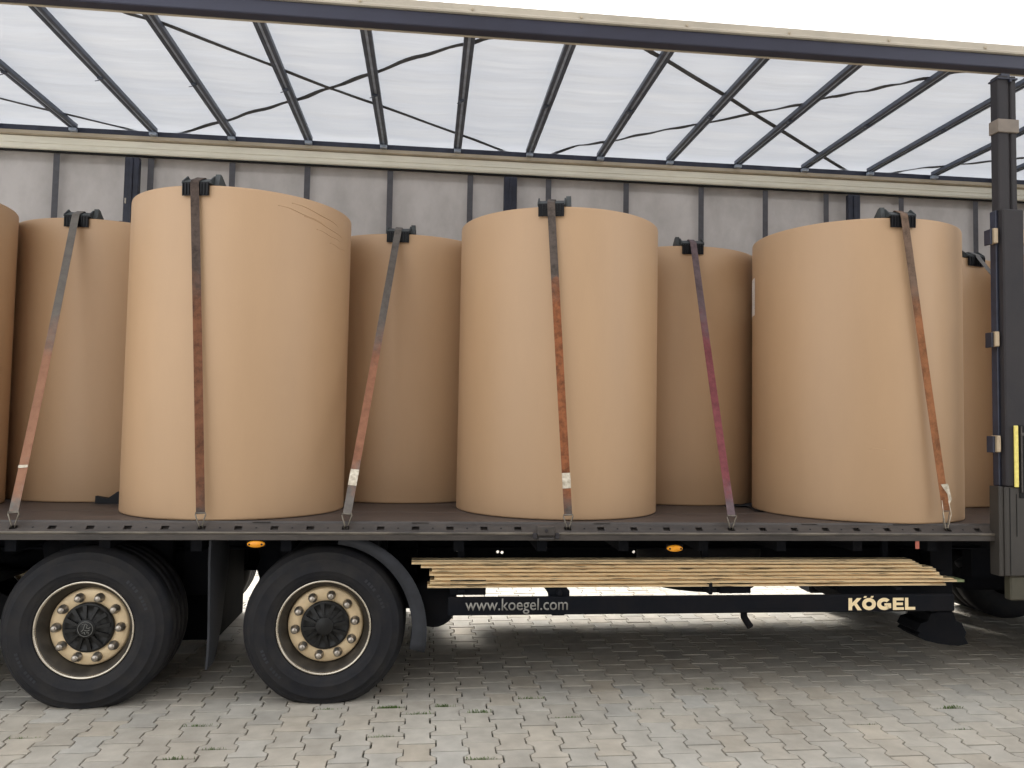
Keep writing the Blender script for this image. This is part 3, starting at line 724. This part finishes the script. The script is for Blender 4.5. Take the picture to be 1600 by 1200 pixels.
# near stanchion with lath pockets and a locking lever
NX_ = 3.632
st = MB(); st.box(3.566, 3.640, -.02, .05, 3.02, 3.90, .006); st.box(3.655, 3.694, -.02, .05, 3.02, 3.90, .006); st.box(3.60, 3.67, -.008, .045, 3.02, 3.89)
st = st.build('stanchion', M_post, T)
MB().box(3.560, 3.70, -.03, .06, 3.872, 3.884, .003).box(3.60, 3.66, -.01, .04, 3.884, 3.918).cyl((3.645, -.031, 3.862), .008, 'y', -.006, .01, 10).build('top_roller', M_farpost, st)
MB().box(3.570, 3.715, -.045, .055, 1.285, 3.030, .008).build('stanchion_cover', M_post, st)
MB().box(3.552, 3.5695, -.005, .05, 1.285, 3.028, .004).build('cover_side', M_farpost, st)
MB().box(3.525, 3.555, -.035, .05, .735, 1.285, .004).box(3.5555, 3.72, -.048, .04, .735, 1.283, .008).build('foot_panel', mat('olive brown foot panel', (0.038, 0.033, 0.028), 0.55, scale=6, var=0.2), st)
MB().box(3.585, 3.588, -.0505, -.0475, .74, 1.28).box(3.63, 3.633, -.0505, -.0475, .98, 1.24).build('panel_seam', M_hole, st)
MB().box(3.60, 3.72, -.03, .03, .585, .734, .008).build('foot_block', mat('olive grey foot block', (0.062, 0.056, 0.036), 0.6, scale=10, var=0.2), st)
MB().box(3.618, 3.644, -.058, -.046, 1.283, 1.664, .003).build('reflector_strip', M_yellow, st)
MB().box(3.650, 3.688, -.054, -.046, 1.215, 1.668, .006).build('lever_slot', M_hole, st)
lv = MB(); lv.box(3.655, 3.683, -.066, -.055, 1.60, 1.62, .003); lv.box(3.658, 3.668, -.062, -.055, 1.25, 1.66, .002); lv.build('lever', M_rail, st)
pp_ = MB(); pp_.box(3.556, 3.702, -.032, .052, 3.527, 3.612, .003); pp_.build('lath_pocket', mat('dull brown pocket', (0.20, 0.165, 0.135), 0.55, scale=12, var=0.15), st)
for z0, z1, side in ((2.812, 2.908, 'b'), (2.158, 2.252, 'b'), (1.497, 1.600, 'b')):
    MB().box(3.524, 3.5515, -.028, .03, z0, z1, .004).build('lath_pocket', M_pocket, st)
    MB().box(3.508, 3.5235, -.012, .045, z0 - .004, z1 - .004, .002).build('pocket_side', M_farpost, st)
    MB().box(3.7165, 3.755, -.028, .03, z0, z1, .004).build('lath_pocket', M_pocket, st)

# ================================================================== TRACTOR behind the landing leg (mostly hidden)
tr = empty('tractor_unit', (4.6, 1.275, 0)); tag(tr, 'dark towing truck half hidden at the right edge, rear wheel and mudguard showing', 'truck')
def twheel(X, Y, s_):
    root = empty('wheel', (X, Y + .2 * s_, .49), tr)
    for o_ in (0, .33):
        tb = MB().lathe([(r_, (o + o_) * s_) for r_, o in [(.29, .03), (.32, .0), (.40, -.012), (.45, .0), (.485, .03), (.495, .05), (.495, .12), (.482, .125), (.482, .14), (.495, .145), (.495, .23), (.485, .25), (.45, .28), (.40, .29), (.32, .28), (.29, .25)]], (X, Y, .493), 'y', 64)
        tb.v = [(v[0], v[1], max(v[2], .001)) for v in tb.v]
        tb.build('tyre', M_tyre, root)
    MB().lathe([(r_, o * s_) for r_, o in [(.295, .03), (.285, .02), (.27, .10), (.25, .14), (.16, .15), (.14, .10), (0, .10)]], (X, Y, .493), 'y', 40).build('rim', M_rimdark, root)
twheel(5.08, .16, 1); twheel(5.08, 2.39, -1)
for ya, yb2 in ((.14, .82), (1.73, 2.41)):
    mg = MB(); n = 18; v = []
    for i_ in range(n + 1):
        a = R(20 + 150 * i_ / n)
        for r_, yy in ((.56, ya), (.575, ya), (.575, yb2), (.56, yb2)): v.append((5.08 + r_ * math.cos(a), yy, .50 + r_ * math.sin(a) * .82))
    mg.add(v, [(i_ * 4 + k, i_ * 4 + (k + 1) % 4, (i_ + 1) * 4 + (k + 1) % 4, (i_ + 1) * 4 + k) for i_ in range(n) for k in range(4)] + [(0, 1, 2, 3), tuple(n * 4 + k for k in range(4))], True)
    mg.build('mudguard', M_flap, tr)
MB().tube([(4.0, 1.0, .62), (4.2, 1.02, .72), (4.45, 1.05, .76), (4.7, 1.1, .70)], .03, 8).build('hose', M_flap, tr)
MB().box(4.37, 4.60, 2.05, 2.40, .12, .80, .03).build('streak_blocker', M_black, tr)  # box added to stop a streak of sun reaching the ground
MB().box(4.05, 4.5, 1.0, 1.5, .42, .70, .03).build('rear_light_box', M_black, tr)
MB().box(4.0, 9.0, .85, .95, .55, .80).box(4.0, 9.0, 1.6, 1.7, .55, .80).build('frame', M_black, tr)
MB().cyl((5.08, 0, .493), .09, 'y', .5, 2.1, 14).build('axle', M_black, tr)
MB().box(6.9, 9.2, .06, 2.49, .45, 3.6, .08).build('cab', M_navy, tr)
twheel(8.0, .08, 1); twheel(8.0, 2.47, -1)

# ================================================================== UNSEEN BLOCK added behind the camera to shade the load, left side open
wh = empty('occluder', (2.5, -14, 0)); tag(wh, 'tall unseen grey block added to shade the open side of the trailer', 'light blocker')
M_occluder = mat('occluder grey', (0.16, 0.15, 0.14), 0.6, scale=1.5, var=0.1)
MB().box(WX0, WX1, WY - 14, WY, 0, WH, .05).build('wall', M_occluder, wh)
MB().box(WX0 - .3, WX1 + .3, WY - 14.3, WY + .3, WH + .001, WH + .4, .05).build('roof', M_post, wh)
for k in range(2):
    MB().box(WX0 + 1 + k * 4, WX0 + 4 + k * 4, WY + .002, WY + .07, 0, 4.2, .02).build('occluder_door', M_post, wh)

hidden_block = empty('far_occluder', (5, 19, 0)); tag(hidden_block, 'long low unseen block added beyond the trailer to cut low sky light', 'light blocker')  # unseen block added to keep low sky off the ground beneath the trailer
MB().box(-35, 45, 14, 24, 0, 6.2, .05).build('wall', M_occluder, hidden_block)
MB().prism([(13.6, 6.201), (24.4, 6.201), (24.4, 6.4), (19, 7.6), (13.6, 6.4)], 'x', -35.4, 45.4).build('roof', M_post, hidden_block)
for k in range(9):
    MB().box(-32 + k * 8.5, -28 + k * 8.5, 13.93, 13.998, 0, 4.0, .02).build('occluder_door', M_post, hidden_block)

# ================================================================== PAPER ROLLS
RR, RZ0, RZ1 = .690, DZ + .001, 2.975
rolls = {
 'E': (-3.440, .785, 'kraft paper roll cut off by the left edge of the picture'),
 'F1': (-1.240, .790, 'large kraft paper roll standing in front above the two wheels, creased at its top edge'),
 'F2': (.897, .870, 'large kraft paper roll in the front row, the middle one of the three whole ones'),
 'F3': (3.030, .762, 'front row paper roll nearest the dark stanchion, white label on its flank'),
 'A': (-2.400, 1.715, 'rear kraft paper roll left of the creased front roll'),
 'B': (-.190, 1.770, 'rear kraft paper roll showing between the creased and the middle front roll'),
 'C': (1.992, 1.750, 'rear kraft paper roll behind the dark red strap'),
 'G': (5.160, .775, 'front row kraft paper roll just past the dark stanchion, outside the picture'),
 'D': (4.090, 1.740, 'rear kraft paper roll half hidden behind the dark stanchion'),
}
ro = {}
first = None
for k, (x, y, lab) in rolls.items():
    if first is None:
        root = empty('paper_roll', (x, y, RZ0))
        MB().lathe([(RR - .012, RZ0), (RR - .002, RZ0 + .003), (RR, RZ0 + .012), (RR, RZ1 - .012), (RR - .002, RZ1 - .003), (RR - .012, RZ1)], (x, y, 0), 'z', 160).build('wrapped_paper', M_kraft, root)
        MB().lathe([(RR - .012, RZ1), (.06, RZ1), (.06, RZ1 - .08), (.0, RZ1 - .08)], (x, y, 0), 'z', 96, smooth=False).build('top_face', M_kraft_end, root)
        MB().lathe([(RR - .012, RZ0), (0, RZ0)], (x, y, 0), 'z', 96, smooth=False).build('bottom_face', M_kraft_end, root)
        first = (root, Vector((x, y, 0)))
    else: root = dup_tree(first[0], None, Vector((x, y, 0)) - first[1])
    tag(root, lab, 'paper roll', 'paper rolls loaded in two rows'); ro[k] = root
# creases in the wrapping, a label, a small nick
def on_roll(k, ang, z, out=0.0):
    x, y, _ = rolls[k]; a = R(ang)
    return (x + (RR + out) * math.cos(a), y + (RR + out) * math.sin(a), z)
for a0, z0, a1, z1, t in ((-62, 2.895, -35, 2.845, .0018), (-55, 2.925, -22, 2.865, .0022), (-48, 2.86, -16, 2.80, .0015), (-40, 2.80, -20, 2.775, .0010), (-30, 2.74, -12, 2.73, .0008)):
    pts = []
    for j in range(13):
        s_ = j / 12
        pts.append(on_roll('F1', a0 + (a1 - a0) * s_, z0 + (z1 - z0) * (s_ ** 1.4) + .004 * math.sin(s_ * 9), -.0025 + t * math.sin(math.pi * s_)))
    MB().tube(pts, .004, 6).build('paper_crease', M_kraft, ro['F1'])
pts = [on_roll('F3', -112 + j * 2, 1.505 - .003 * abs(j - 1.2), -.002) for j in range(5)]
MB().tube(pts, .0035, 5).build('paper_crease', M_kraft, ro['F3'])
lb = MB(); v = []
for j in range(9):
    for z in (2.44, 2.715): v.append(on_roll('F3', -203 + j * 3.4 - 14, z, .0012))
lb.add(v, [(j * 2, j * 2 + 2, j * 2 + 3, j * 2 + 1) for j in range(8)], True)
lb.build('paper_label', M_label, ro['F3'])

# anti-slip mats under the rolls
for pts, lab in (([(-2.05, .96), (-1.74, .98), (-1.72, 1.42), (-2.07, 1.40)], 'dark anti-slip mat sticking out left of the creased front roll'),
                 ([(2.28, .70), (2.62, .48), (2.75, .95), (2.40, 1.30)], 'dark anti-slip mat under the labelled front roll'),
                 ([(2.20, 1.02), (2.40, .96), (2.52, 1.45), (2.26, 1.5)], 'dark anti-slip mat between the rear roll and the labelled roll')):
    mb = MB(); N = 10; v = []
    for a in range(N + 1):
        for b_ in range(N + 1):
            u, w_ = a / N, b_ / N
            p = [(pts[0][i_] * (1 - u) + pts[1][i_] * u) * (1 - w_) + (pts[3][i_] * (1 - u) + pts[2][i_] * u) * w_ for i_ in (0, 1)]
            inside = min(((p[0] - r_[0]) ** 2 + (p[1] - r_[1]) ** 2) ** .5 for r_ in rolls.values()) < RR + .02
            z = DZ + .0006 if inside else DZ + .002 + .010 * abs(math.sin(p[0] * 17 + p[1] * 9))
            v.append((p[0], p[1], z))
    mb.add(v, [(a * (N + 1) + b_, (a + 1) * (N + 1) + b_, (a + 1) * (N + 1) + b_ + 1, a * (N + 1) + b_ + 1) for a in range(N) for b_ in range(N)], True)
    o = mb.build('anti_slip_mat', M_mat); tag(o, lab, 'mat', 'anti-slip mats')
# a dark corner protector dropped on the deck beside the creased roll
mb = MB(); mb.prism([(-2.20, DZ), (-2.02, DZ), (-2.02, DZ + .085), (-2.06, DZ + .08), (-2.12, DZ + .035), (-2.20, DZ + .05)], 'y', .98, 1.02)
o = mb.build('edge_protector', M_plastic); tag(o, 'dark plastic edge protector lying on the deck left of the creased roll', 'edge protector')

# ================================================================== STRAPS AND EDGE PROTECTORS
ORANGE, GREY, GREYBR = (0.34, 0.135, 0.055), (0.15, 0.125, 0.105), (0.115, 0.085, 0.07)
straps = [  # roll, hook x, corner x, material, label, tag z, flip
 ('A', -2.239, -2.415, strap_mat('webbing faded orange', (.31, .155, .095), (.17, .155, .14), 1.26, 1.95, 2.25, .75), 'faded orange strap over the rear roll at the far left', 'thin', 1),
 ('F1', -1.253, -1.366, strap_mat('webbing brown orange', (.20, .082, .042), (.10, .072, .06), 1.22, 2.25, 2.5, .42), 'brown orange strap down the front of the creased roll', None, 1),
 ('B', -.447, -.243, strap_mat('webbing pale orange', (.31, .14, .082), (.155, .138, .125), 1.36, 2.0, 2.3, .6), 'slanting orange strap with white tag over the rear roll right of the creased roll', 'tag', 1),
 ('F2', .835, .733, strap_mat('webbing orange', (.32, .115, .048), (.115, .092, .08), 1.20, 2.35, 2.5, .38), 'orange strap with white tag down the front of the middle front roll', 'tag', 1),
 ('C', 1.834, 1.942, strap_mat('webbing dark red', (.22, .062, .070), (.16, .115, .125), 1.2, 2.2, 2.45, .6), 'dark red strap over the rear roll right of the middle front roll', None, -1),
 ('F3', 3.217, 2.972, strap_mat('webbing rust', (.34, .14, .06), (.19, .125, .09), 1.15, 2.3, 2.55, .5), 'rust orange strap with torn white tag on the labelled front roll', 'torn', -1),
 ('D', 4.95, 4.222, strap_mat('webbing grey', (.17, .165, .17), (.19, .185, .185), 1.15, 2.3, 2.55, .8), 'grey strap over the half hidden rear roll beside the stanchion', None, -1),
]
for k, hx_, cx_, sm, lab, tg, flip in straps:
    rx, ry, _ = rolls[k]
    dx = cx_ - rx
    yf = ry - math.sqrt(RR * RR - dx * dx)            # roll front at this x
    yb_ = ry + math.sqrt(RR * RR - dx * dx)
    nrm = Vector((dx, yf - ry, 0)).normalized()
    # --- edge protector: front plate with ribs, sloped top with gussets
    prot = empty('edge_protector', (cx_, yf, RZ1))
    side = Vector((-nrm.y, nrm.x, 0)).normalized()
    if side.x < 0: side = -side
    def q_(a, out, z): return tuple(Vector((cx_, yf, 0)) + side * a + nrm * out + Vector((0, 0, z)))
    def slab(mb_, a0, a1, prof):
        n_ = len(prof); v_ = [q_(a0, o_, z_) for o_, z_ in prof] + [q_(a1, o_, z_) for o_, z_ in prof]
        mb_.add(v_, [tuple(range(n_))[::-1], tuple(range(n_, 2 * n_))] + [(i_, (i_ + 1) % n_, n_ + (i_ + 1) % n_, n_ + i_) for i_ in range(n_)])
    fp = MB(); T0 = RZ1 + .004
    slab(fp, -.080, .080, [(.006, T0 - .070), (.013, T0 - .072), (.016, T0 + .004), (.008, T0 + .014), (.004, T0 + .0)])
    for j in range(9):
        a = -.074 + j * .0185
        slab(fp, a - .003, a + .003, [(.012, T0 - .068), (.020, T0 - .064), (.022, T0 - .002), (.012, T0 + .004)])
    fp.build('front_plate', M_plastic, prot)
    tpb = MB()
    slab(tpb, -.080, .080, [(.010, T0 + .006), (.012, T0 + .012), (-.055, T0 + .046), (-.058, T0 + .040)])
    slab(tpb, -.080, .080, [(-.050, T0 + .044), (-.056, T0 + .046), (-.165, T0 + .006), (-.160, T0 + .002)])
    tpb.build('top_plate', M_plasticgrey, prot)
    for s_ in (-.082, .082):
        gs = MB(); slab(gs, s_ - .004, s_ + .004, [(.012, T0 + .002), (.008, T0 + .018), (-.050, T0 + .062), (-.075, T0 + .052), (-.17, T0 + .002)]); gs.build('gusset', M_plasticgrey, prot)
    aa = .088 * flip; gs = MB()
    slab(gs, min(aa, aa + .03 * flip) , max(aa, aa + .03 * flip), [(-.03, T0 + .001), (-.05, T0 + .072), (-.075, T0 + .066), (-.16, T0 + .001)])
    gs.build('corner_wing', M_plasticgrey, prot)
    tag(prot, 'black plastic edge protector under the ' + lab.split(' over ')[0].split(' down ')[0].split(' on ')[0].split(' with ')[0] + {'A': ' at the far left', 'F1': ' on the creased roll', 'B': ' right of the creased roll', 'F2': ' on the middle front roll', 'C': '', 'F3': ' on the labelled roll', 'D': ' beside the stanchion'}[k], 'edge protector', 'strap edge protectors')
    # --- strap
    root = empty('ratchet_strap', (hx_, .03, 1.0)); tag(root, lab, 'strap', 'lashing straps')
    top = Vector(q_(0, .0265, T0 - .002)); bot = Vector((hx_, .030 if k != 'F3' else .025, 1.085 if k != 'F3' else 1.12))
    pts = [bot]; W3 = []
    N = 28
    for j in range(1, N):
        t = j / N; p = bot.lerp(top, t)
        p.y += .010 * math.sin(t * math.pi) * (1 if k[0] != 'F' else .4); pts.append(p)
    pts += [top, Vector(q_(0, .020, T0 + .016)), Vector(q_(0, -.050, T0 + .053)), Vector(q_(0, -.062, T0 + .052)), Vector(q_(0, -.17, T0 + .008))]
    # over the roll's top and down to the far side rail
    backx = cx_ + (rx - cx_) * .2
    pts += [Vector((backx, yb_ - .01, RZ1 + .006)), Vector((backx, yb_ + .012, RZ1 - .01)), Vector((backx, 2.43, 1.06))]
    bx_ = Vector((1, 0, 0))
    MB().ribbon(pts, tuple(bx_), .0485 if k != 'D' else .036, .0026).build('webbing', sm, root)
    d = (top - bot).normalized()
    # --- hook: wire triangle that runs into a slot of the rail
    slot = min(holes, key=lambda h_: abs(h_ - hx_)); hz = 1.006
    b0 = bot
    hk = MB()
    L_ = .028 if k != 'F3' else .022
    up = .006
    tri = [b0 + Vector((-L_, 0, up)), b0 + Vector((L_, 0, up))]
    hk.tube([Vector((slot + .008, .038, hz)), Vector((hx_ + .010, .034, hz + .018)), b0 + Vector((L_, 0, -.004)), tri[1], tri[0], b0 + Vector((-L_, 0, -.004)), Vector((hx_ - .010, .034, hz + .018)), Vector((slot - .008, .038, hz))], .0042 if k != 'F3' else .0032, 7)
    hk.build('strap_hook', M_hook, root)
    if tg:
        def at(t): return bot.lerp(top, t) + Vector((0, .010 * math.sin(t * math.pi) * (1 if k[0] != 'F' else .4), 0))
        z_t = {'tag': (1.245, 1.335), 'thin': (1.325, 1.34), 'torn': (1.20, 1.29)}[tg]
        t0, t1 = [(z - bot.z) / (top.z - bot.z) for z in z_t]
        off = Vector((0, -.0045, 0))
        if tg == 'torn':
            p0, p1 = at(t0) + off, at(t1) + off
            mb = MB(); mb.add([p1 + Vector((-.012, 0, 0)), p1 + Vector((.03, -.008, .006)), p0 + Vector((.038, -.012, .0)), p0 + Vector((.026, -.006, -.03)), p0 + Vector((.02, 0, .03))], [(0, 1, 2, 4), (4, 2, 3)])
            v_ = [tuple(Vector(p) + Vector((0, .002, 0))) for p in mb.v]; mb.add(v_, [(0, 4, 2, 1), (4, 3, 2)])
            for s_ in (-.024, .024):
                mb.tube([at(t0 * .9) + Vector((s_ * .9, -.006, 0)), bot + Vector((s_ * 1.1, -.012, -.01)), Vector((hx_ + s_ * .3, .02, 1.02))], .0022, 5)
            mb.build('torn_tag', M_tag, root)
        else:
            MB().ribbon([at(t0) + off, at((t0 + t1) / 2) + off + Vector((0, -.002, 0)), at(t1) + off], (1, 0, 0), .050, .0012).build('strap_tag', M_tag, root)

# ================================================================== STORED LATHS
order = ['topmost', 'second from the top', 'third from the top', 'fourth from the top', 'fifth from the top', 'sixth from the top', 'lowest']
L0 = [-.075, -.02, .045, .03, .06, .035, .02]
L1 = [3.06, 3.11, 3.20, 3.23, 3.25, 3.34, 3.27]
for k in range(7):
    zt = .808 - k * .0232; yf = .100 + (.0, .010, .003, .014, .006, .0, .009)[k]
    lt = empty('aluminium_lath', ((L0[k] + L1[k]) / 2, yf, zt - .0230))
    z0, z1 = zt - .0230, zt
    prof = [(yf + .034, z0), (yf + .034, z0 + .0045), (yf + .003, z0 + .0050), (yf, z0 + .0065), (yf + .0005, z0 + .0095), (yf + .005, z0 + .0105), (yf + .005, z0 + .0120), (yf + .0005, z0 + .0130), (yf, z0 + .0165), (yf + .003, z1 - .0050), (yf + .034, z1 - .0045), (yf + .034, z1), (yf + .118, z1), (yf + .12, z0)]
    MB().prism(prof, 'x', L0[k], L1[k]).build('lath_profile', M_brass, lt)
    if k in (5,): MB().box(L1[k] + .0005, L1[k] + .05, yf + .002, yf + .11, z0 + .004, z1 - .004).build('end_cap', M_greenend, lt)
    tag(lt, 'champagne metal lath stored under the deck, %s of the stack' % order[k], 'lath', 'laths stored beneath the deck')
